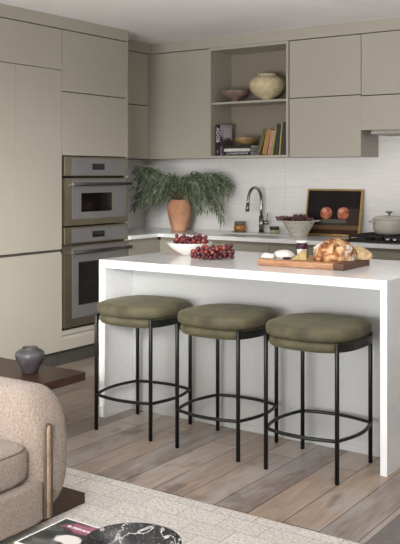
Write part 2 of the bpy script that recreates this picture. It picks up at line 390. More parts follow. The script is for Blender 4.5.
def wall_oven(name, z0, z1, zp, win, label, racks):
    a, b = y0 + 0.014, y1 - 0.022
    r = thing(name, (TX - 0.2, (a+b)/2, z0), label, 'oven', 'built-in wall ovens')
    BX('body', 'black', -4.96, TX - 0.02, a + 0.01, b - 0.01, z0 + 0.004, z1 - 0.004, r)
    c = BX('control_panel', 'oven_frame', TX - 0.02, TX + 0.012, a, b, zp + 0.004, z1, r, 0.002)
    BX('fascia', 'oven_face', TX + 0.0122, TX + 0.0135, a + 0.075, b - 0.02, zp + 0.012, z1 - 0.014, c)
    zc = (zp + z1) / 2; yc = (a + b) / 2 + 0.02
    BX('display', 'black_glass', TX + 0.0137, TX + 0.0148, yc - 0.08, yc + 0.06, zc - 0.024, zc + 0.024, c)
    m = MB(); 
    for k in range(14): yy = a + 0.09 + k * 0.042; m.box(TX + 0.003, TX + 0.0055, yy, yy + 0.028, zp - 0.008, zp - 0.003)
    m.build('vent', 'dark_hole', r)
    zd = zp - 0.012
    # door with a real opening for the window
    wy0, wy1, wz0, wz1 = win
    m = MB(); X0, X1 = TX - 0.019, TX + 0.014
    m.box(X0, X1, a, wy0, z0, zd).box(X0, X1, wy1, b, z0, zd).box(X0, X1, wy0, wy1, z0, wz0).box(X0, X1, wy0, wy1, wz1, zd)
    d = m.build('door', 'oven_frame', r)
    fy0, fy1, fz0, fz1 = a + 0.075, b - 0.02, wz0 - (0.09 if racks else 0.05), zd - 0.012
    m = MB(); X0, X1 = TX + 0.0142, TX + 0.0155
    m.box(X0, X1, fy0, wy0, fz0, fz1).box(X0, X1, wy1, fy1, fz0, fz1).box(X0, X1, wy0, wy1, fz0, wz0).box(X0, X1, wy0, wy1, wz1, fz1)
    m.build('face_panel', 'oven_face', d)
    if racks:
        BX('window_glass', 'smoked', TX + 0.002, TX + 0.007, wy0, wy1, wz0, wz1, d)
        m = MB()
        for zz in (wz0 + 0.14, wz0 + 0.30):
            m.tube([(TX-0.03, wy0+0.01, zz), (TX-0.03, wy1-0.01, zz)], 0.004, 6)
            for k in range(12): yy = wy0 + 0.02 + k * (wy1-wy0-0.04) / 11; m.tube([(TX-0.03, yy, zz), (TX-0.4, yy, zz)], 0.002, 5)
        m.build('rack', 'chrome', r)
    else:
        BX('window_glass', 'black_glass', TX + 0.002, TX + 0.007, wy0, wy1, wz0, wz1, d)
    hz = zd - 0.045
    h = MB().tube([(TX+0.058, a+0.055, hz), (TX+0.058, b-0.005, hz)], 0.012, 12).build('handle', 'handle_steel', d)
    for yy in (a + 0.085, b - 0.035): BX('bracket', 'chrome', TX + 0.0156, TX + 0.052, yy - 0.014, yy + 0.014, hz - 0.008, hz + 0.008, h, 0.002)
    return r
t = NT('smoked_window', 0.05); t.color((120, 116, 112)); t.b.inputs['Transmission Weight'].default_value = 0.95; M['smoked'] = t.m
M['oven_in'] = plain('oven_inside', (92, 82, 72), 0.4)
# hollow cavity look: the lower oven's body is a shell
def lower_body(r, a, b, z0, z1):
    m = MB(); X0, X1 = -4.96, TX - 0.02
    m.box(X0, X0+0.02, a, b, z0, z1).box(X0+0.02, X1, a, a+0.06, z0, z1).box(X0+0.02, X1, b-0.06, b, z0, z1)
    m.box(X0+0.02, X1, a+0.06, b-0.06, z0, z0+0.08).box(X0+0.02, X1, a+0.06, b-0.06, z1-0.24, z1)
    return m.build('body', 'oven_in', r)
yo0, yo1 = y0 + 0.014, y1 - 0.022
wall_oven('wall_oven', 1.024, 1.533, 1.385, (4.83, 5.19, 1.12, 1.262), 'upper compact wall oven with small black window and bar handle', False)
lo = wall_oven('wall_oven', 0.278, 1.012, 0.885, (4.80, 5.28, 0.43, 0.75), 'lower tall wall oven with wide window showing racks', True)
for c in list(lo.children):
    if c.name.startswith('body'): bpy.data.objects.remove(c)
lower_body(lo, yo0 + 0.01, yo1 - 0.01, 0.282, 1.008)

# ------------------------------------------------------------------ upper cabinets
def wall_unit(x0, x1, doors, label, zb=1.535, ax='y', front=6.07):
    r = thing('wall_cabinet', ((x0+x1)/2, 6.24, zb), label, 'cabinet', 'greige wall cabinets on the back wall')
    BX('body', 'cabinet', x0 + 0.001, x1 - 0.001, 6.092, YB - 0.001, zb + 0.001, 2.459, r, 0.0006)
    for (a, b) in doors: BX('door', 'cabinet', x0 + 0.002, x1 - 0.002, 6.07, 6.09, a, b, r, 0.0008)
    for (a, b), (c, d) in zip(doors[1:], doors[:-1]): BX('shadow_gap', 'gap', x0 + 0.004, x1 - 0.004, 6.0905, 6.0918, b - 0.004, c + 0.004, r)
    BX('shadow_gap', 'gap', x0 + 0.001, x1 - 0.001, 6.0905, 6.0918, 2.452, 2.461, r)
    return r
wall_unit(-4.656, -4.094, [(1.537, 2.4545)], 'greige wall cabinet with one tall door above the potted plant')
wall_unit(-3.328, -2.716, [(2.005, 2.4545), (1.537, 1.998)], 'greige wall cabinet with two stacked doors right of the open shelves')
wall_unit(-1.94, -1.2, [(2.005, 2.4545), (1.537, 1.998)], 'greige wall cabinet right of the range hood, beyond the frame')
r = thing('corner_wall_cabinet', (-4.87, 5.9, 1.535), 'dim greige corner wall cabinet between the oven cabinet and plant', 'cabinet')
BX('body', 'cabinet', XL + 0.002, -4.732, 5.40, YB - 0.002, 1.536, 2.459, r)
BX('filler', 'cabinet', -4.731, -4.658, 6.078, 6.10, 1.536, 2.459, r)
for a, b in ((2.005, 2.4545), (1.537, 1.998)): BX('door', 'cabinet', -4.73, -4.71, 5.402, 6.03, a, b, r, 0.0008)
BX('shadow_gap', 'gap', -4.7318, -4.7305, 5.402, 6.03, 1.99, 2.01, r)
# open shelf unit
x0, x1 = -4.092, -3.332
r = thing('open_shelf_cabinet', ((x0+x1)/2, 6.24, 1.535), 'open greige wall cabinet with one shelf holding bowls and books', 'shelf')
MB().box(x0, x0+0.02, 6.062, YB-0.002, 1.536, 2.459).box(x1-0.02, x1, 6.062, YB-0.002, 1.536, 2.459)\
    .box(x0+0.02, x1-0.02, 6.062, YB-0.002, 1.536, 1.556).box(x0+0.02, x1-0.02, 6.062, YB-0.002, 2.437, 2.459).build('body', 'cabinet', r)
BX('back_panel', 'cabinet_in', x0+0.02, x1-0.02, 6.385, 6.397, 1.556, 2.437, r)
BX('shelf', 'cabinet', x0+0.0205, x1-0.0205, 6.075, 6.384, 1.985, 2.003, r, 0.001)
# hood cabinet
r = thing('hood_cabinet', (-2.33, 6.24, 1.73), 'greige cabinet hiding the range hood above the cooktop', 'range hood')
BX('body', 'cabinet', -2.714, -1.942, 6.092, YB-0.002, 1.765, 2.459, r)
BX('door', 'cabinet', -2.713, -1.943, 6.07, 6.09, 1.995, 2.4545, r, 0.0008)
BX('lower_panel', 'cabinet', -2.713, -1.943, 6.05, 6.09, 1.732, 1.986, r, 0.0008)
BX('shadow_gap', 'gap', -2.712, -1.944, 6.0905, 6.0918, 1.98, 2.0, r)
BX('hood_insert', 'steel', -2.66, -2.0, 6.12, YB-0.03, 1.70, 1.764, r, 0.003)
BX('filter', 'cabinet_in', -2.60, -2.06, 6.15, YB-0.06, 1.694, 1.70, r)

# ------------------------------------------------------------------ base cabinets + worktop
def base_unit(x0, x1, label, name='base_cabinet', sink=False):
    r = thing(name, ((x0+x1)/2, 6.1, 0), label, 'cabinet', 'base cabinets along the back wall')
    if sink: MB().box(x0+.001, x1-.001, 5.822, YB-.002, .112, .62).box(x0+.001, -3.912, 5.822, YB-.002, .62, .878).box(-3.388, x1-.001, 5.822, YB-.002, .62, .878).box(-3.912, -3.388, 6.18, YB-.002, .62, .878).box(-3.912, -3.388, 5.822, 5.88, .62, .878).build('body', 'gap', r)
    else: BX('body', 'gap', x0 + 0.001, x1 - 0.001, 5.822, YB - 0.002, 0.112, 0.878, r)
    BX('toe_kick', 'plinth', x0 + 0.001, x1 - 0.001, 5.86, 5.88, 0, 0.111, r)
    BX('top_rail', 'cabinet_in', x0 + 0.001, x1 - 0.001, 5.812, 5.821, 0.84, 0.878, r)
    BX('door', 'base_paint', x0 + 0.002, x1 - 0.002, 5.80, 5.82, 0.118, 0.852, r, 0.0012)
    return r
base_unit(-4.408, -3.941, 'greige base cabinet on the back wall under the terracotta pot')
base_unit(-3.941, -3.356, 'greige base cabinet on the back wall under the sink', sink=True)
base_unit(-3.356, -2.68, 'greige base cabinet on the back wall under the framed picture')
base_unit(-2.68, -1.9, 'greige base cabinet on the back wall under the cooktop')
base_unit(-1.9, -1.2, 'greige base cabinet on the back wall right of the cooktop')
r = thing('corner_base_cabinet', (-4.7, 5.6, 0), 'greige corner base cabinet just right of the ovens', 'cabinet')
BX('body', 'gap', XL+0.002, -4.436, 5.40, 6.39, 0.112, 0.878, r)
BX('toe_kick', 'plinth', -4.50, -4.48, 5.40, 5.85, 0, 0.111, r)
BX('top_rail', 'cabinet_in', -4.435, -4.428, 5.40, 5.80, 0.84, 0.878, r)
BX('door', 'base_paint', -4.432+0.005, -4.412, 5.402, 5.797, 0.118, 0.852, r, 0.0012)

BX('filler', 'base_paint', -4.431, -4.4095, 5.7985, 5.83, 0.118, 0.852, r)
def grid_slab(xs, ys, keep, z0, z1):
    bm = bmesh.new(); V = {}
    def vert(i, j):
        if (i, j) not in V: V[(i, j)] = bm.verts.new((xs[i], ys[j], z0))
        return V[(i, j)]
    fs = [bm.faces.new((vert(i, j), vert(i+1, j), vert(i+1, j+1), vert(i, j+1))) for i in range(len(xs)-1) for j in range(len(ys)-1) if keep(i, j)]
    e = bmesh.ops.extrude_face_region(bm, geom=fs)
    bmesh.ops.translate(bm, verts=[v for v in e['geom'] if isinstance(v, bmesh.types.BMVert)], vec=(0, 0, z1 - z0))
    m = MB(); m.bm.free(); m.bm = bm; return m
wt = grid_slab([XL+0.002, -4.40, -3.905, -3.395, -1.2], [5.398, 5.77, 5.89, 6.17, YB-0.002],
               lambda i, j: (i == 0) or (j >= 1 and not (i == 2 and j == 2)), 0.88, 0.91).build('worktop', 'quartz', None, 0.0015)
tag(wt, 'white quartz L-shaped worktop along the back wall', 'worktop')
r = thing('sink', (-3.65, 6.045, 0.66), 'steel sink sunk into the back worktop below the faucet', 'sink')
MB().box(-3.90, -3.40, 5.895, 6.165, 0.66, 0.664).box(-3.904, -3.90, 5.891, 6.169, 0.66, 0.902).box(-3.40, -3.396, 5.891, 6.169, 0.66, 0.902)\
    .box(-3.90, -3.40, 5.891, 5.895, 0.66, 0.902).box(-3.90, -3.40, 6.165, 6.169, 0.66, 0.902).build('basin', 'sinkmat', r)
MB().cyl(-3.65, 6.03, 0.664, 0.668, 0.04).build('drain', 'chrome', r)

# ------------------------------------------------------------------ island
IX0, IX1, IY0, IY1 = -3.336, -1.574, 3.808, 4.73
m = MB(); T = 0.046
m.rings([[(IX0, yy, 0), (IX0, yy, 0.91), (IX1, yy, 0.91), (IX1, yy, 0), (IX1-T*.75, yy, 0), (IX1-T*.75, yy, 0.91-T), (IX0+T, yy, 0.91-T), (IX0+T, yy, 0)] for yy in (IY0, IY1)], smooth=False)
o = m.build('island_worktop', 'quartz', None, 0.0015); tag(o, 'white quartz waterfall worktop of the kitchen island', 'worktop')
r = thing('island_cabinet', (-2.455, 4.4, 0), 'pale grey island cabinet under the white waterfall top', 'cabinet')
BX('body', 'island_paint', IX0+T+0.001, IX1-T*.75-0.001, 4.075, IY1-0.05, 0.001, 0.863, r)
BX('back_panel', 'island_paint', IX0+T+0.001, IX1-T*.75-0.001, 4.06, 4.0745, 0.001, 0.863, r, 0.001)
BX('skirting', 'island_paint', IX0+T+0.001, IX1-T*.75-0.001, 4.052, 4.0595, 0.001, 0.035, r, 0.001)
for k in range(3):
    a = IX0+T+0.004 + k*(IX1-IX0-T*1.75-0.006)/3; b = a + (IX1-IX0-T*1.75-0.006)/3 - 0.003
    BX('door', 'island_paint', a, b, IY1-0.0495, IY1-0.03, 0.1, 0.84, r, 0.001)

# ------------------------------------------------------------------ rugs
o = BX('rug', 'rug', -4.1, -0.35, 0.6, 3.045, 0.0005, 0.012, bevel=0.004); tag(o, 'large pale woven rug with a faint block pattern', 'rug')
o = BX('runner', 'runner', -1.358, -0.55, 3.07, 5.0, 0.0005, 0.006, bevel=0.002); tag(o, 'plain dark grey mat on the floor at the lower right corner', 'rug')

# ------------------------------------------------------------------ stools
def make_stool():
    r = thing('bar_stool', (0, 0, 0), '', 'stool', 'olive counter stools at the island')
    h = 0.1855
    for sx in (-1, 1):
        for sy in (-1, 1):
            m = MB(); m.tube([(sx*h, sy*h, 0.004), (sx*h, sy*h, 0.634), (sx*h, sy*h, 0.640)], [0.0105, 0.0105, 0.007], 14)
            lg = m.build('leg', 'black', r, local=True)
            MB().cyl(sx*h, sy*h, 0.0, 0.006, 0.0095, n=14).build('glide', 'gap', lg, local=True)
    a = 0.2355; n = 96
    pts = []
    for q in range(4):
        for k in range(16):
            u = k/16; bx_, by_ = h*(2*u-1), -h - 0.036*math.sin(PI*u)
            ca, sa = ((1, 0), (0, 1), (-1, 0), (0, -1))[q]
            pts.append((bx_*ca - by_*sa, bx_*sa + by_*ca, 0.195))
    MB().tube(pts, 0.0085, 10, True).build('foot_ring', 'black', r, local=True)
    # flat metal bands joining the legs on the left and right sides
    for sx in (-1, 1):
        rings = []
        for k in range(13):
            a_ = -PI/4 + PI/2*k/12
            px, py = se(a_, 3.0)
            rings.append([(sx*q*px, q*py, zz) for q, zz in ((0.226, 0.595), (0.231, 0.595), (0.231, 0.632), (0.226, 0.632))])
        MB().rings(rings, smooth=False).build('side_band', 'black', r, local=True)
    MB().loft([(0.14, 0.584), (0.19, 0.584), (0.208, 0.590), (0.218, 0.603), (0.2215, 0.618), (0.217, 0.630), (0.205, 0.636), (0.12, 0.637)], 3.0).build('seat_base', 'velvet', r, local=True)
    prof = [(0.12, 0.638), (0.198, 0.638), (0.220, 0.640), (0.2295, 0.648), (0.2325, 0.662), (0.232, 0.682), (0.226, 0.693), (0.212, 0.699), (0.18, 0.7035), (0.12, 0.707), (0.06, 0.7085), (0.01, 0.709)]
    MB().loft(prof, 2.9, 64).build('seat_cushion', 'velvet', r, local=True)
    return r
st = make_stool()
spots = [(-3.0, 3.80, 0.02, 'olive velvet stool nearest the ovens, at the left end of the island'),
         (-2.442, 3.79, -0.01, 'middle of the three olive velvet stools at the island'),
         (-1.907, 3.772, 0.0, 'olive velvet stool at the right end of the island')]
for i, (sx, sy, rz, lb) in enumerate(spots):
    o = st if i == 0 else copy_tree(st)
    o.location = (sx, sy, 0); o.rotation_euler.z = rz; o['label'] = lb

# ------------------------------------------------------------------ side table with vase
r = thing('side_table', (-3.62, 3.27, 0), 'dark walnut slab side table with a mottled vase, behind the sofa', 'table')
BX('table_top', 'walnut', -4.10, -3.13, 3.085, 3.467, 0.306, 0.35, r, 0.002)
BX('pedestal', 'walnut', -4.02, -3.72, 3.16, 3.38, 0.0, 0.3055, r, 0.002)
r = thing('vase', (-3.365, 3.29, 0.3505), 'squat grey-purple mottled vase on the dark wood side table', 'vase')
VR = 0.075
prof = [(0.001, 0.0), (0.036, 0.0), (0.042, 0.006), (0.050, 0.028), (0.065, 0.054), (0.076, 0.078), (0.0785, 0.094), (0.075, 0.108), (0.062, 0.119), (0.048, 0.124), (0.040, 0.127), (0.040, 0.131), (0.043, 0.134), (0.040, 0.1345), (0.035, 0.131), (0.034, 0.11), (0.001, 0.10)]
MB().lathe(prof, 40).build('vessel', 'glaze', r, local=True)
MB().cyl(0, 0, 0.1015, 0.103, 0.030).build('opening', 'dark_hole', r, local=True)

# ------------------------------------------------------------------ sofa on slab (faces +x, arm at its +y end)
tag(BX('plinth_slab', 'walnut', -3.48, -2.489, 0.62, 2.753, 0.0125, 0.057, bevel=0.002), 'flat dark walnut slab on the rug under the boucle sofa', 'platform')
SZ = 0.0575
r = thing('sofa', (-2.95, 1.65, SZ), 'low rounded sofa in beige boucle standing on a dark wood slab', 'sofa')
def rbox(x0, x1, y0, y1, z0, z1, rad, n=7.0, dome=0.0, seg=72):
    cx, cy, hx, hy = (x0+x1)/2, (y0+y1)/2, (x1-x0)/2, (y1-y0)/2; rr = []
    prof = [(rad*(1-math.sin(a)), z0 + rad*(1-math.cos(a))) for a in [PI/2*k/6 for k in range(7)]]
    prof = [(rad*(1-math.sin(a)), z0+rad*(1-math.cos(a))) for a in [PI/2*k/6 for k in range(7)]] + [(rad*(1-math.cos(a)), z1-rad+rad*math.sin(a)) for a in [PI/2*k/6 for k in range(7)]]
    for ins, z in prof: rr.append([(cx+(hx-ins)*se(2*PI*j/seg, n)[0], cy+(hy-ins)*se(2*PI*j/seg, n)[1], z) for j in range(seg)])
    if dome:
        for f_, h_ in ((0.7, 0.7), (0.4, 0.93), (0.1, 1.0)): rr.append([(cx+(hx-rad)*f_*se(2*PI*j/seg, n)[0], cy+(hy-rad)*f_*se(2*PI*j/seg, n)[1], z1+dome*h_) for j in range(seg)])
    return MB().rings(rr)
def arm(yc, zt=0.50):
    rings = []; x0, x1 = -3.42, -2.405; N = 40
    hw = 0.125; R_ = 0.15
    xs_ = [x0 + 0.001 + 0.15*(1-math.cos(PI/2*k/8)) for k in range(9)] + [x0+0.15+(x1-x0-0.15-R_)*k/8 for k in range(1, 9)] + [x1-R_+R_*math.sin(PI/2*k/10)*0.999 for k in range(1, 11)]
    for X_ in xs_:
        tf = max(0, (X_-(x1-R_))/R_); tb = max(0, ((x0+0.15)-X_)/0.15); t_ = max(tf, tb)
        fy = (1-t_**2.6)**(1/2.6); top = zt - 0.16*(1-(1-t_**2.2)**(1/2.2)); bot = 0.0 + 0.035*(1-fy)
        ring = []
        for j in range(N):
            u, v_ = se(2*PI*j/N, 2.9)
            ring.append((X_, yc + u*hw*max(fy, 0.02)*(1-0.18*max(0, -v_)**2), (top+bot)/2 + v_*(top-bot)/2*(0.25+0.75*fy if t_ > 0 else 1)))
        rings.append([(p[0], p[1], p[2]+SZ) for p in ring])
    return MB().rings(rings)
for yc in (2.495, 0.825):
    a = arm(yc).build('arm', 'boucle', r)
    yy, xx = yc - 0.045, -2.4015
    loop = [(xx-0.005, yy-0.017, SZ+0.012)] + [(xx-(0.010 if q > 2 and q < 6 else 0.006), yy - 0.017*math.cos(PI*q/8), SZ+0.355+0.017*math.sin(PI*q/8)) for q in range(9)] + [(xx-0.005, yy+0.017, SZ+0.012)]
    MB().tube(loop, 0.0055, 8).build('arm_piping', 'piping', a)
    rg = []
    for zz, wv_ in ((0.012, 0.015), (0.10, 0.015), (0.2, 0.015), (0.33, 0.015), (0.36, 0.012), (0.369, 0.004)):
        rg.append([(xx - 0.02, yy-wv_, SZ+zz), (xx+0.002, yy-wv_*0.7, SZ+zz), (xx+0.005, yy, SZ+zz), (xx+0.002, yy+wv_*0.7, SZ+zz), (xx-0.02, yy+wv_, SZ+zz)])
    MB().rings(rg).build('arm_inset', 'inset', a)
rbox(-3.38, -2.402, 0.86, 2.46, SZ, SZ+0.155, 0.016, 22).build('base', 'boucle', r)
rbox(-3.44, -3.20, 0.80, 2.52, SZ+0.02, SZ+0.57, 0.10, 6).build('backrest', 'boucle', r)
for a, b in ((0.94, 1.665), (1.67, 2.41)):
    c_ = rbox(-3.195, -2.425, a, b, SZ+0.157, SZ+0.305, 0.04, 9, 0.022).build('seat_cushion', 'boucle', r)
    MB().tube([(-2.81+0.376*se(2*PI*j/72, 9)[0], (a+b)/2+((b-a)/2-0.009)*se(2*PI*j/72, 9)[1], SZ+0.287) for j in range(72)], 0.004, 6, True).build('cushion_piping', 'piping', c_)

# ------------------------------------------------------------------ coffee table, magazine, marble bowl
CT = 0.30
r = thing('coffee_table', (-1.35, 1.65, 0), 'low dark walnut coffee table under the magazine and marble bowl', 'table')
BX('table_top', 'walnut', -1.90, -0.8, 1.25, 2.015, CT-0.045, CT, r, 0.002)
for a in (-1.82, -0.88):
    for b in (1.33, 1.93): BX('leg', 'walnut', a-0.03, a+0.03, b-0.03, b+0.03, 0.012, CT-0.0455, r, 0.002)
MZ = thing('magazine', (-1.905+0.145, 2.02-0.11, CT+0.0005), 'magazine with a pink and black flower cover on the coffee table', 'magazine')
MB().box(-0.145, 0.145, -0.11, 0.11, 0, 0.018).build('pages', 'paper', MZ, 0.001, local=True)
t = NT('flower_cover', 0.25); x, y, z = t.xyz(); nz = t.noise(22, 4)
wob = t.math('MULTIPLY', t.math('SUBTRACT', nz, 0.5), 1.6)
big = t.noise(9, 3, t.mapped(loc=(2, 1, 0)))
c = t.ramp(big, [(0.35, (22, 24, 26)), (0.5, (48, 52, 52)), (0.7, (120, 120, 118))])
c = t.mix(t.ell(x, y, 0.02, 0.07, 0.12, 0.035, 0.5, wob), c, (150, 92, 112))
c = t.mix(t.ell(x, y, -0.02, -0.01, 0.045, 0.028, 0.3, wob), c, (214, 210, 206))
c = t.mix(t.ell(x, y, 0.09, -0.04, 0.04, 0.03, 0.3, wob), c, (200, 196, 194))
inner = t.box(x, y, -0.139, 0.139, -0.104, 0.104)
t.color(t.mix(inner, (232, 230, 228), c)); M['magcover'] = t.m
MB().box(-0.145, 0.145, -0.11, 0.11, 0.018, 0.0195).build('cover', 'magcover', MZ, local=True)
text_mesh('title', 'in conversation', 0.021, 'label', MZ, Matrix.Translation((-0.03, 0.066, 0.0200)))

r = thing('marble_bowl', (-1.5, 1.845, CT+0.0005), 'black marble bowl with white veins on the coffee table', 'bowl')
prof = [(0.001, 0.0), (0.055, 0.0), (0.06, 0.008), (0.085, 0.032), (0.118, 0.066), (0.136, 0.094), (0.138, 0.099), (0.133, 0.100), (0.112, 0.075), (0.08, 0.045), (0.045, 0.024), (0.001, 0.018)]
MB().lathe(prof, 64).build('vessel', 'marble', r, local=True)
MB().sphere((0.045, 0.055, 0.066), 0.022, 20, 12).build('knob', 'marble', r, local=True)

# ------------------------------------------------------------------ island items
def heap(n, rad, ax, ay, zfun, jitter=14):
    out = []; rnd = random.Random(n)
    for _ in range(n):
        best = None
        for _k in range(jitter):
            a = rnd.random()*2*PI; q = math.sqrt(rnd.random()); X_, Y_ = q*ax*math.cos(a), q*ay*math.sin(a)
            zz = zfun(X_, Y_) + rad
            for (u, v_, w_) in out:
                dd = (u-X_)**2 + (v_-Y_)**2
                if dd < (1.9*rad)**2: zz = max(zz, w_ + math.sqrt((1.9*rad)**2 - dd))
            if best is None or zz < best[2]: best = (X_, Y_, zz)
        out.append(best)
    return out
def bunch(loc, pts, rad, label, rz=0.0):
    r = thing('grape_bunch', loc, label, 'grapes', 'bunches of red grapes on the island')
    g0 = None
    for (x_, y_, z_) in pts:
        if g0 is None: g0 = MB().sphere((0, 0, 0), rad, 14, 9, (1, 1, 1.1)).build('grape', 'grape', r, local=True); o = g0
        else: o = g0.copy(); COL.objects.link(o); o.parent = r
        o.location = (x_, y_, z_); o.rotation_euler = (random.uniform(-1, 1), random.uniform(-1, 1), 0)
    top = max(pts, key=lambda p: p[2])
    MB().tube([(-0.02, 0, top[2]-0.03), (0.0, 0.0, top[2]+0.004), (0.03, 0.004, top[2]+0.014), (0.05, 0.0, top[2]+0.008)], 0.002, 6).build('stalk', 'stem', r, local=True)
    r.rotation_euler.z = rz; return r
BC = (-3.06, 4.327)
r = thing('serving_bowl', (BC[0], BC[1], 0.9105), 'wide white bowl heaped with red grapes on the island', 'bowl')
MB().lathe([(0.001, 0), (0.045, 0), (0.05, 0.004), (0.09, 0.028), (0.125, 0.055), (0.139, 0.075), (0.141, 0.078), (0.137, 0.078), (0.12, 0.059), (0.085, 0.034), (0.045, 0.012), (0.001, 0.009)], 56).build('vessel', 'white_ceramic', r, local=True)
def bowlz(x_, y_):
    q = math.hypot(x_, y_); return 0.016 + 3.4*q*q + 0.03*max(0, 1-(q/0.1)**2)
bunch((BC[0]+0.012, BC[1], 0.9115), heap(100, 0.012, 0.108, 0.095, bowlz, 3), 0.012, 'bunch of red grapes heaped in the white bowl')
bunch((-2.806, 4.199, 0.9120), heap(84, 0.0118, 0.125, 0.058, lambda a, b: 0.0, 2), 0.0118, 'bunch of red grapes lying directly on the island top', YAW)

# cutting board
bx0 = Vector((-2.418, 4.055)); bx1 = Vector((-1.912, 4.059)); ang = math.atan2(bx1.y-bx0.y, bx1.x-bx0.x); L = (bx1-bx0).length; Wd = 0.335
BD = thing('cutting_board', (bx0.x, bx0.y, 0.9105), 'thick wooden cutting board carrying bread and cheese', 'cutting board')
MB().box(0, L-0.06, 0, Wd, 0, 0.034).build('board', 'board', BD, 0.004, local=True)
MB().box(L-0.06, L, 0, Wd, 0, 0.034).build('end_grain_strip', 'board_dark', BD, 0.004, local=True)
BD.rotation_euler.z = ang
BT = 0.945
def lump(name, mat, loc, sx, sy, sz, seed, amp, parent, seg=5, flat=0.35, rz=0):
    bm = bmesh.new(); bmesh.ops.create_icosphere(bm, subdivisions=seg, radius=1)
    for v_ in bm.verts:
        p = v_.co.copy(); k = 1 + amp*noise.noise(p*1.6+Vector((seed, 0, 0))) + amp*0.4*noise.noise(p*4.5+Vector((0, seed, 0)))
        cr = abs(noise.noise(p*2.2+Vector((0, 0, seed)))); k -= 0.05*max(0, 1-cr*9)
        p *= k; p.z = max(p.z, -flat); v_.co = Vector((p.x*sx, p.y*sy, (p.z+flat)*sz))
    for f_ in bm.faces: f_.smooth = True
    m = MB(); m.bm.free(); m.bm = bm; bmesh.ops.rotate(bm, verts=bm.verts, cent=(0, 0, 0), matrix=Matrix.Rotation(rz, 3, 'Z'))
    return m.build(name, mat, parent, local=True)
x_, y_ = -2.045, 4.225
o = lump('bread_loaf', 'bread', None, 0.116, 0.095, 0.083, 3.3, 0.16, None, rz=0.3); o.location = (x_, y_, BT+0.0005)
tag(o, 'round crusty brown loaf dusted with flour on the cutting board', 'bread')
o = lump('bread_piece', 'crumb', None, 0.075, 0.05, 0.05, 8.1, 0.14, None, rz=0.55); o.location = (-1.962, 4.338, BT+0.0005)
tag(o, 'smaller pale flat piece of bread behind the round loaf', 'bread')
# cheese wedge
cx, cy = -2.19, 4.115
m = MB(); m.rings([[(-0.05, yy, 0), (0.035, yy, 0), (0.035, yy, 0.052), (0.015, yy, 0.055)] for yy in (-0.03, 0.03)], smooth=False)
o = m.build('cheese_wedge', 'cheese', None, 0.004, local=True); o.location = (cx, cy, BT+0.0005); o.rotation_euler.z = 0.45
tag(o, 'yellow-green cheese wedge between the knife and the loaf', 'cheese')
o = lump('soft_cheese', 'brie', None, 0.062, 0.05, 0.03, 5.2, 0.08, None, 4, 0.4); o.location = (-2.335, 4.195, BT+0.0005)
tag(o, 'round white soft cheese on the left half of the cutting board', 'cheese')
o = lump('cheese_piece', 'brie', None, 0.04, 0.03, 0.02, 1.7, 0.12, None, 4, 0.4); o.location = (-2.395, 4.125, BT+0.0005)
tag(o, 'small torn piece of white cheese at the board left end', 'cheese')
r = thing('butter_knife', (-2.285, 4.095, BT+0.0005), 'small steel knife lying beside the cheese wedge', 'knife')
m = MB(); m.rings([[(-0.085+0.09*k/5, -0.009*min(1, (k+0.3)/2), 0.0005), (-0.085+0.09*k/5, 0.007*min(1, (k+.3)/1.2), 0.0005), (-0.085+0.09*k/5, 0.007*min(1, (k+.3)/1.2), 0.003), (-0.085+0.09*k/5, -0.009*min(1, (k+0.3)/2), 0.0015)] for k in range(6)], smooth=False)
m.build('blade', 'chrome', r, local=True)
MB().tube([(0.003, 0, 0.007), (0.03, 0, 0.008), (0.045, 0, 0.009)], [0.005, 0.0065, 0.005], 10).build('handle', 'black', r, local=True)
r.rotation_euler.z = 0.12
# jam jar behind the board
jx, jy = -2.262, 4.272
r = thing('jam_jar', (jx, jy, 0.945+0.0005), 'glass jar of dark jam with a white label on the board', 'jar')
MB().lathe([(0.001, 0), (0.030, 0), (0.034, 0.004), (0.034, 0.066), (0.030, 0.074), (0.028, 0.078), (0.001, 0.078)], 36).build('glass', 'jam', r, local=True)
MB().lathe([(0.001, 0.079), (0.029, 0.079), (0.031, 0.081), (0.031, 0.090), (0.029, 0.092), (0.001, 0.092)], 36).build('lid', 'white_ceramic', r, local=True)
m = MB(); rg = []
for k in range(15):
    a = -PI/2 - 0.15 + YAW - 0.95 + 1.9*k/14
    rg.append([(q*math.cos(a), q*math.sin(a), zz) for q, zz in ((0.0342, 0.012), (0.0350, 0.012), (0.0350, 0.046), (0.0342, 0.046))])
m.rings(rg).build('label', 'label', r, local=True)

# ------------------------------------------------------------------ back worktop items
ZT = 0.9105
# potted plant
PX, PY = -4.43, 6.11
r = thing('potted_plant', (PX, PY, ZT), 'terracotta pot of feathery drooping green branches in the corner', 'plant')
MB().lathe([(0.001, 0), (0.062, 0), (0.068, 0.008), (0.078, 0.05), (0.096, 0.12), (0.108, 0.18), (0.108, 0.215), (0.096, 0.248), (0.084, 0.262), (0.088, 0.272), (0.080, 0.272), (0.074, 0.255), (0.07, 0.20), (0.001, 0.19)], 48).build('pot', 'terracotta', r, local=True)
rnd = random.Random(21)
fm = MB(); sm = MB()
def leaf(p, d, ln, wd):
    d = d.normalized(); sd = d.cross(Vector((rnd.uniform(-1, 1), rnd.uniform(-1, 1), rnd.uniform(0.2, 1)))).normalized(); up = sd.cross(d)
    mid = p + d*ln*0.45 + up*0.003; tip = p + d*ln - Vector((0, 0, 0.25*ln))
    vs = [fm.bm.verts.new(q) for q in (p, mid - sd*wd, mid + up*wd*0.5, mid + sd*wd, tip)]
    for f_ in ((0, 1, 2), (0, 2, 3), (1, 4, 2), (2, 4, 3)): fm.bm.faces.new([vs[i] for i in f_])
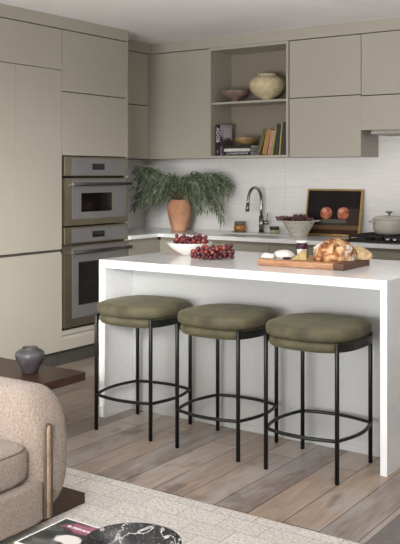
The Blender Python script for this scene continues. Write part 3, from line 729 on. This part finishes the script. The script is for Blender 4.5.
def ok(q):
    X_, Y_, Z_ = PX+q.x, PY+q.y, ZT+q.z
    if Y_ > 6.385 or X_ < -5.02 or Z_ < 0.93: return False
    if Y_ > 6.05 and Z_ > 1.52: return False
    if X_ < -4.70 and Z_ > 1.52: return False
    if X_ < -4.40 and Y_ < 5.42: return False
    return True
Rv = Vector((math.cos(YAW), math.sin(YAW), 0)); Fv = Vector((-math.sin(YAW), math.cos(YAW), 0))
# branch spec: lateral reach, depth reach, arch height, end height (metres from the rim)
spec = []
for k in range(15): spec.append((rnd.uniform(-0.42, -0.20), rnd.uniform(-0.20, 0.12), rnd.uniform(0.10, 0.22), rnd.uniform(-0.10, 0.22)))
for k in range(5): spec.append((rnd.uniform(-0.38, -0.30), rnd.uniform(-0.12, 0.10), 0.22, rnd.uniform(0.20, 0.33)))
for k in range(14): spec.append((rnd.uniform(-0.20, 0.20), rnd.uniform(-0.28, 0.15), rnd.uniform(0.13, 0.24), rnd.uniform(0.02, 0.22)))
for k in range(18): spec.append((rnd.uniform(0.16, 0.42), rnd.uniform(-0.28, 0.02), rnd.uniform(0.16, 0.26), rnd.uniform(-0.06, 0.20)))
for k in range(3): spec.append((rnd.uniform(0.34, 0.40), rnd.uniform(-0.24, -0.10), 0.24, rnd.uniform(-0.16, -0.05)))
for k in range(7): spec.append((rnd.uniform(0.36, 0.47), rnd.uniform(-0.24, -0.06), 0.26, rnd.uniform(0.04, 0.20)))
base = Vector((0, 0, 0.24))
for (lx, ly, ar, ez) in spec:
    e = base + Rv*lx + Fv*ly + Vector((0, 0, ez)); c_ = base + (Rv*lx + Fv*ly)*0.5 + Vector((0, 0, max(ez, 0)*0.5 + ar + 0.02))
    if lx < -0.28 and ez < 0.15: c_ = base + (Rv*lx + Fv*ly)*0.55 + Vector((0, 0, ar*0.9))
    st_ = base + Vector((rnd.uniform(-0.04, 0.04), rnd.uniform(-0.04, 0.04), 0)); pts = []
    for k in range(15):
        u = k/14; q = st_*(1-u)**2 + c_*2*u*(1-u) + e*u*u
        q.y = min(q.y, 6.375-PY); q.x = max(q.x, -5.0-PX)
        if ZT+q.z > 1.515: q.z = 1.515-ZT
        pts.append(q)
    sm.tube(pts, [0.003*(1-0.75*k/14) for k in range(15)], 5)
    nl = 58
    for k in range(nl):
        u = 0.22 + 0.78*k/(nl-1); i = min(13, int(u*14)); fr = u*14-i; p = pts[i].lerp(pts[i+1], fr); dd = (pts[i+1]-pts[i]).normalized()
        out = Vector((rnd.gauss(0, 1), rnd.gauss(0, 1), rnd.gauss(0, 0.9))); out -= dd*out.dot(dd)
        if out.length < 0.1: continue
        d = dd*0.75 + out.normalized()*0.8 - Vector((0, 0, 0.25)); ln = rnd.uniform(0.045, 0.085)
        if ok(p) and ok(p + d.normalized()*ln): leaf(p, d, ln, rnd.uniform(0.0048, 0.0072))
sm.build('branches', 'stem', r, local=True)
fm.build('foliage', 'leaf', r, local=True, recalc=False)

# faucet
FX, FY = -3.731, 6.32
r = thing('faucet', (FX, FY, ZT), 'tall gooseneck kitchen faucet with a side lever', 'faucet')
MB().cyl(0, 0, 0, 0.008, 0.030).cyl(0, 0, 0.008, 0.14, 0.021).build('base', 'faucet', r, local=True)
pts = [(0, 0, 0.13), (0, 0, 0.20), (0, 0, 0.275)] + [(0, -0.105 + 0.105*math.cos(a), 0.275 + 0.105*math.sin(a)) for a in [PI*k/14 for k in range(1, 14)]] + [(0, -0.212, 0.262), (0, -0.216, 0.245)]
MB().tube(pts, 0.013, 14).build('spout', 'faucet', r, local=True)
MB().tube([(0, -0.216, 0.247), (0, -0.222, 0.215), (0, -0.226, 0.185)], [0.0145, 0.0165, 0.0165], 14).build('spray_head', 'faucet', r, local=True)
h = MB().tube([(0.018, 0, 0.085), (0.062, 0, 0.085)], 0.017, 14).build('lever_hub', 'faucet', r, local=True)
MB().tube([(0.055, 0, 0.085), (0.058, 0, 0.12), (0.062, 0, 0.165)], [0.007, 0.006, 0.005], 10).build('lever', 'faucet', h, local=True)

# amber jar and little jar
r = thing('soap_jar', (-3.94, 6.31, ZT), 'squat amber jar with grey-green lid left of the faucet', 'jar')
MB().lathe([(0.001, 0.0), (0.058, 0.0), (0.060, 0.004), (0.056, 0.008), (0.001, 0.009)], 36).build('tray', 'lidgrey', r, local=True)
MB().lathe([(0.001, 0.010), (0.040, 0.010), (0.050, 0.022), (0.052, 0.045), (0.046, 0.060), (0.001, 0.062)], 36).build('glass', 'amber', r, local=True)
MB().lathe([(0.001, 0.063), (0.044, 0.063), (0.046, 0.067), (0.046, 0.082), (0.042, 0.088), (0.001, 0.089)], 36).build('lid', 'lidgrey', r, local=True)
r = thing('small_jar', (-3.60, 6.31, ZT), 'tiny pale green jar with dark lid right of the faucet', 'jar')
MB().lathe([(0.001, 0), (0.032, 0), (0.037, 0.006), (0.037, 0.028), (0.001, 0.03)], 32).build('glass', 'paleglass', r, local=True)
MB().lathe([(0.001, 0.031), (0.039, 0.031), (0.040, 0.035), (0.040, 0.052), (0.036, 0.057), (0.001, 0.058)], 32).build('lid', 'darklid', r, local=True)

# colander with dark red leaves
CX, CY = -3.27, 6.12
r = thing('colander', (CX, CY, ZT), 'cream pierced colander full of dark red leaves', 'colander')
t = NT('pierced_enamel', 0.35); 
vo = t.n.new('ShaderNodeTexVoronoi'); vo.inputs['Scale'].default_value = 58; vo.inputs['Randomness'].default_value = 0.25; t.link(t.co(), vo.inputs['Vector'])
x, y, z = t.xyz(); band = t.math('MULTIPLY', t.math('GREATER_THAN', z, 0.02), t.math('LESS_THAN', z, 0.112))
t.color(t.mix(t.math('MULTIPLY', band, t.math('LESS_THAN', vo.outputs['Distance'], 0.24)), (214, 208, 196), (84, 74, 66))); M['pierced'] = t.m
MB().lathe([(0.001, 0.0), (0.068, 0.0), (0.072, 0.004), (0.068, 0.012), (0.082, 0.035), (0.106, 0.075), (0.130, 0.118), (0.136, 0.122), (0.136, 0.127), (0.128, 0.126), (0.102, 0.080), (0.078, 0.04), (0.06, 0.018), (0.001, 0.016)], 48).build('bowl', 'pierced', r, local=True)
for sx in (-1, 1):
    d = Rv*sx
    MB().tube([d*0.128 + Vector((0, 0, 0.12)) - Fv*0.04, d*0.158 + Vector((0, 0, 0.124)) - Fv*0.03, d*0.165 + Vector((0, 0, 0.125)), d*0.158 + Vector((0, 0, 0.124)) + Fv*0.03, d*0.128 + Vector((0, 0, 0.12)) + Fv*0.04], 0.005, 8).build('handle', 'enamel', r, local=True)
fm = MB(); rnd = random.Random(5)
for k in range(70):
    a = rnd.random()*2*PI; q = math.sqrt(rnd.random())*0.10
    p = Vector((q*math.cos(a), q*math.sin(a), 0.118 + 0.045*(1-(q/0.12)**2)*rnd.uniform(0.5, 1)))
    if k < 12: p = -Rv*rnd.uniform(0.08, 0.15) + Fv*rnd.uniform(-0.03, 0.03) + Vector((0, 0, rnd.uniform(0.132, 0.150)))
    d = Vector((rnd.gauss(0, 1), rnd.gauss(0, 1), rnd.uniform(-0.1, 0.3))).normalized()
    if k < 12: d = (-Rv + Vector((0, 0, -0.1)) + Fv*rnd.uniform(-.3, .3)).normalized()
    ln = rnd.uniform(0.03, 0.055); s_ = d.cross(Vector((0, 0, 1))).normalized(); rows = []
    for i in range(6):
        u = i/5; c_ = p + d*ln*(u-0.5)*1.5 + Vector((0, 0, 0.006*math.sin(u*9+k))); w_ = 0.014*math.sin(PI*min(1, u*0.9+0.08))
        rows.append([c_ + s_*w_*math.cos(b) + Vector((0, 0, 0.006*math.sin(b)*abs(math.cos(b*2+u*5))+0.004*math.sin(b))) for b in [2*PI*j/8 for j in range(8)]])
    fm.rings(rows)
o = fm.build('red_leaves', 'redleaf', None); o.location = (CX, CY, ZT)
tag(o, 'heap of crumpled dark red leaves in the cream colander', 'vegetables', kind='stuff')

# framed still life leaning on the wall
r = thing('framed_picture', (-3.075, 6.305, ZT+0.001), 'gold framed still life of two fruits leaning on the tiled wall', 'picture')
W_, H_ = 0.485, 0.375
MB().box(-W_/2, -W_/2+0.012, -0.012, 0.012, 0, H_).box(W_/2-0.012, W_/2, -0.012, 0.012, 0, H_).box(-W_/2+0.012, W_/2-0.012, -0.012, 0.012, 0, 0.012).box(-W_/2+0.012, W_/2-0.012, -0.012, 0.012, H_-0.012, H_).build('frame', 'gold', r, local=True)
t = NT('still_life', 0.6); x, y, z = t.xyz(); nz = t.noise(30, 4); wob = t.math('MULTIPLY', t.math('SUBTRACT', nz, 0.5), 0.25)
c = t.ramp(t.noise(6, 3), [(0.3, (24, 21, 21)), (0.7, (38, 33, 32))])
c = t.mix(t.box(x, z, 0.11, 0.3, 0.03, 0.22), c, (66, 52, 46))
c = t.mix(t.box(x, z, -0.3, 0.3, 0.05, 0.085), c, (118, 92, 68))
c = t.mix(t.box(x, z, -0.3, 0.3, 0.0, 0.05), c, (70, 44, 34))
c = t.mix(t.ell(x, z, 0.0, 0.105, 0.13, 0.018, 0.1, wob), c, (70, 72, 64))
c = t.mix(t.ell(x, z, 0.0, 0.118, 0.125, 0.016, 0.1, wob), c, (104, 106, 94))
hi = t.noise(24, 3)
for fx in (-0.062, 0.086):
    c = t.mix(t.ell(x, z, fx, 0.182, 0.052, 0.050, 0.08, wob), c, t.ramp(hi, [(0.35, (150, 62, 48)), (0.65, (216, 140, 108))]))
    c = t.mix(t.ell(x, z, fx-0.018, 0.202, 0.020, 0.018, 0.9), c, (232, 176, 146))
t.color(c); t.b.inputs['Specular IOR Level'].default_value = 0.2; M['still'] = t.m
MB().box(-W_/2+0.012, W_/2-0.012, -0.004, 0.006, 0.012, H_-0.012).build('canvas', 'still', r, local=True)
r.rotation_euler.x = -math.atan(0.075/H_)

# cooktop and dutch oven
r = thing('cooktop', (-2.34, 6.08, ZT), 'black gas cooktop with cast iron grates and steel knobs', 'cooktop')
MB().box(-0.42, 0.42, -0.24, 0.24, 0.0, 0.012).build('tray', 'black', r, 0.003, local=True)
for gx in (-0.275, 0.0, 0.275):
    m = MB(); a, b = gx-0.13, gx+0.13
    for yy in (-0.16, 0.21): m.box(a, b, yy-0.006, yy+0.006, 0.030, 0.044)
    for xx in (a+0.006, b-0.006): m.box(xx-0.006, xx+0.006, -0.16, 0.21, 0.030, 0.044)
    for xx in (gx-0.045, gx+0.045): m.box(xx-0.005, xx+0.005, -0.16, 0.21, 0.032, 0.045)
    for yy in (-0.07, 0.12): m.box(a, b, yy-0.005, yy+0.005, 0.032, 0.045)
    for xx in (a+0.006, b-0.006):
        for yy in (-0.155, 0.205): m.box(xx-0.007, xx+0.007, yy-0.007, yy+0.007, 0.0125, 0.031)
    m.build('grate', 'iron', r, 0.002, local=True)
    for yy in (-0.07, 0.12): MB().cyl(gx, yy, 0.0125, 0.024, 0.04).cyl(gx, yy, 0.024, 0.029, 0.028).build('burner', 'iron', r, local=True)
for kx in (-0.084, -0.032, 0.02, 0.072, 0.124):
    MB().cyl(kx, -0.205, 0.0125, 0.034, 0.017, 0.015).build('knob', 'chrome', r, local=True)
r = thing('dutch_oven', (-2.526, 6.155, ZT+0.0455), 'cream enamelled lidded pot on the cooktop', 'pot')
MB().lathe([(0.001, 0), (0.096, 0), (0.107, 0.006), (0.117, 0.03), (0.121, 0.09), (0.122, 0.104), (0.001, 0.105)], 56).build('pot_body', 'enamel', r, local=True)
l = MB().lathe([(0.124, 0.1055), (0.126, 0.110), (0.120, 0.118), (0.09, 0.132), (0.04, 0.138), (0.001, 0.139)], 56).build('lid', 'enamel', r, local=True)
MB().cyl(0, 0, 0.1395, 0.153, 0.008).lathe([(0.008, 0.151), (0.020, 0.158), (0.026, 0.166), (0.024, 0.170), (0.001, 0.171)], 28).build('lid_knob', 'steel', l, local=True)
for sx in (-1, 1):
    MB().tube([Rv*sx*q + Fv*f_ + Vector((0, 0, 0.092)) for q, f_ in ((0.112, -0.045), (0.140, -0.035), (0.148, 0.0), (0.140, 0.035), (0.112, 0.045))], 0.007, 8).build('handle', 'enamel', r, local=True)

# ------------------------------------------------------------------ open shelf contents
r = thing('footed_bowl', (-3.915, 6.20, 2.0035), 'small mauve-brown footed bowl on the upper shelf', 'bowl')
MB().lathe([(0.001, 0), (0.036, 0), (0.038, 0.004), (0.028, 0.02), (0.03, 0.026), (0.07, 0.040), (0.108, 0.065), (0.122, 0.09), (0.124, 0.098), (0.119, 0.098), (0.10, 0.072), (0.06, 0.048), (0.001, 0.042)], 48).build('vessel', 'mauve', r, local=True)
r = thing('round_vase', (-3.611, 6.215, 2.0035), 'large round speckled cream vase on the upper shelf', 'vase')
MB().lathe([(0.001, 0), (0.044, 0), (0.048, 0.006), (0.046, 0.02), (0.09, 0.042), (0.135, 0.082), (0.153, 0.122), (0.148, 0.160), (0.120, 0.190), (0.085, 0.205), (0.078, 0.212), (0.082, 0.220), (0.077, 0.222), (0.070, 0.215), (0.07, 0.20), (0.001, 0.18)], 56).build('vessel', 'speckled', r, local=True)
ZS = 1.5565
def book(loc, w_, d_, h_, mat, label, group=None, lean=0.0, cover=None):
    """upright: spine faces -y, w_ = thickness along x, d_ = depth, h_ = height; pivot at the lower left front corner"""
    r = thing('book', loc, label, 'book', group)
    c = 0.003
    MB().box(c, w_-c, 0.004, d_-0.003, 0.003, h_-0.003).build('pages', 'paper', r, local=True)
    MB().box(0, c, 0, d_, 0, h_).box(w_-c, w_, 0, d_, 0, h_).box(c, w_-c, 0, 0.003, 0, h_).build('cover', mat, r, local=True)
    r.rotation_euler.y = lean; return r
t = NT('photo_cover', 0.35); x, y, z = t.xyz(); nz = t.noise(12, 3); wob = t.math('MULTIPLY', t.math('SUBTRACT', nz, 0.5), 0.9)
c = t.ramp(nz, [(0.3, (176, 164, 182)), (0.7, (202, 192, 204))])
c = t.mix(t.ell(y, z, 0.13, 0.06, 0.10, 0.10, 0.3, wob), c, (92, 66, 52))
c = t.mix(t.ell(y, z, 0.02, 0.12, 0.03, 0.05, 0.4, wob), c, (92, 80, 96))
c = t.mix(t.box(y, z, 0.06, 0.17, 0.155, 0.235), c, (208, 206, 210))
spine = t.math('LESS_THAN', y, 0.0032)
t.color(t.mix(spine, c, (26, 25, 27))); M['photo_cover'] = t.m
bk = book((-4.045, 6.095, ZS), 0.045, 0.19, 0.262, 'photo_cover', 'tall book with black spine and pale photo cover, leftmost on the shelf')
Mt = Matrix.Translation((0.0225, -0.0006, 0.175)) @ Matrix.Rotation(PI/2, 4, 'X') @ Matrix.Rotation(-PI/2, 4, 'Z')
text_mesh('spine_title', 'ADOS', 0.046, 'label', bk, Mt)
text_mesh('spine_mark', 'T', 0.03, 'label', bk, Matrix.Translation((0.0225, -0.0006, 0.03)) @ Matrix.Rotation(PI/2, 4, 'X'))
def flat_book(loc, L_, d_, h_, mat, label, txt=None, tm='label', ts=0.018):
    r = thing('book', loc, label, 'book', 'books stacked flat on the lower shelf'); c = 0.0025
    MB().box(0.002, L_-0.002, 0.004, d_-0.002, c, h_-c).build('pages', 'paper', r, local=True)
    MB().box(0, L_, 0, d_, 0, c).box(0, L_, 0, d_, h_-c, h_).box(0, L_, 0, 0.003, c, h_-c).build('cover', mat, r, local=True)
    if txt: text_mesh('spine_title', txt, ts, tm, r, Matrix.Translation((L_/2, -0.0006, h_/2)) @ Matrix.Rotation(PI/2, 4, 'X'))
    return r
flat_book((-3.965, 6.10, ZS), 0.262, 0.19, 0.034, 'book_black', 'black book with white spine lettering, bottom of the flat stack', 'CLIP SHOWS THAT SH', 'label', 0.021)
flat_book((-3.965, 6.103, ZS+0.0345), 0.25, 0.18, 0.024, 'book_white', 'white-spined book in the middle of the flat stack')
flat_book((-3.955, 6.106, ZS+0.059), 0.25, 0.18, 0.026, 'book_black', 'black book on top of the flat stack under the brass bowl')
r = thing('brass_bowl', (-3.805, 6.20, ZS+0.0855), 'shallow hammered brass bowl on the stacked books', 'bowl')
MB().lathe([(0.001, 0), (0.035, 0), (0.06, 0.010), (0.09, 0.032), (0.105, 0.058), (0.106, 0.062), (0.102, 0.062), (0.086, 0.036), (0.055, 0.014), (0.001, 0.006)], 48).build('vessel', 'brass', r, local=True)
LB = [(0.032, 0.215, 'book_olive', 0.31, 'worn olive book leaning at the left of the row'),
      (0.042, 0.21, 'book_tan', 0.23, 'tan-spined book leaning second in the row'),
      (0.030, 0.20, 'book_redw', 0.19, 'thin pink and white spined leaning book'),
      (0.014, 0.22, 'book_yellow', 0.18, 'thin pale yellow leaning book'),
      (0.036, 0.25, 'book_dgreen', 0.13, 'dark green leaning book, taller than the tan one'),
      (0.012, 0.262, 'book_yellow', 0.10, 'slim tall yellow-green spined book near the right side'),
      (0.048, 0.262, 'book_plum', 0.03, 'dark plum book upright against the right side panel')]
xr, lr = -3.3525 - 0.262*math.tan(0.03), 0.03
seq = []
for (bw, bh, bm_, ln, lb) in reversed(LB):
    # the top right edge of a leaning book rests against its neighbour
    rt = xr - bh*(math.sin(ln) - math.cos(ln)*math.tan(lr)) - 0.0012      # where its lower right corner stands
    x0_ = rt - bw*math.cos(ln); seq.append((x0_, bw, bh, bm_, ln, lb)); xr, lr = x0_ - bw*math.sin(ln)*math.tan(ln), ln
for (x0_, bw, bh, bm_, ln, lb) in reversed(seq):
    b = book((x0_, 6.10, ZS + bw*math.sin(ln) + 0.0005), bw, 0.16, bh, bm_, lb, 'books leaning on the lower shelf', ln)
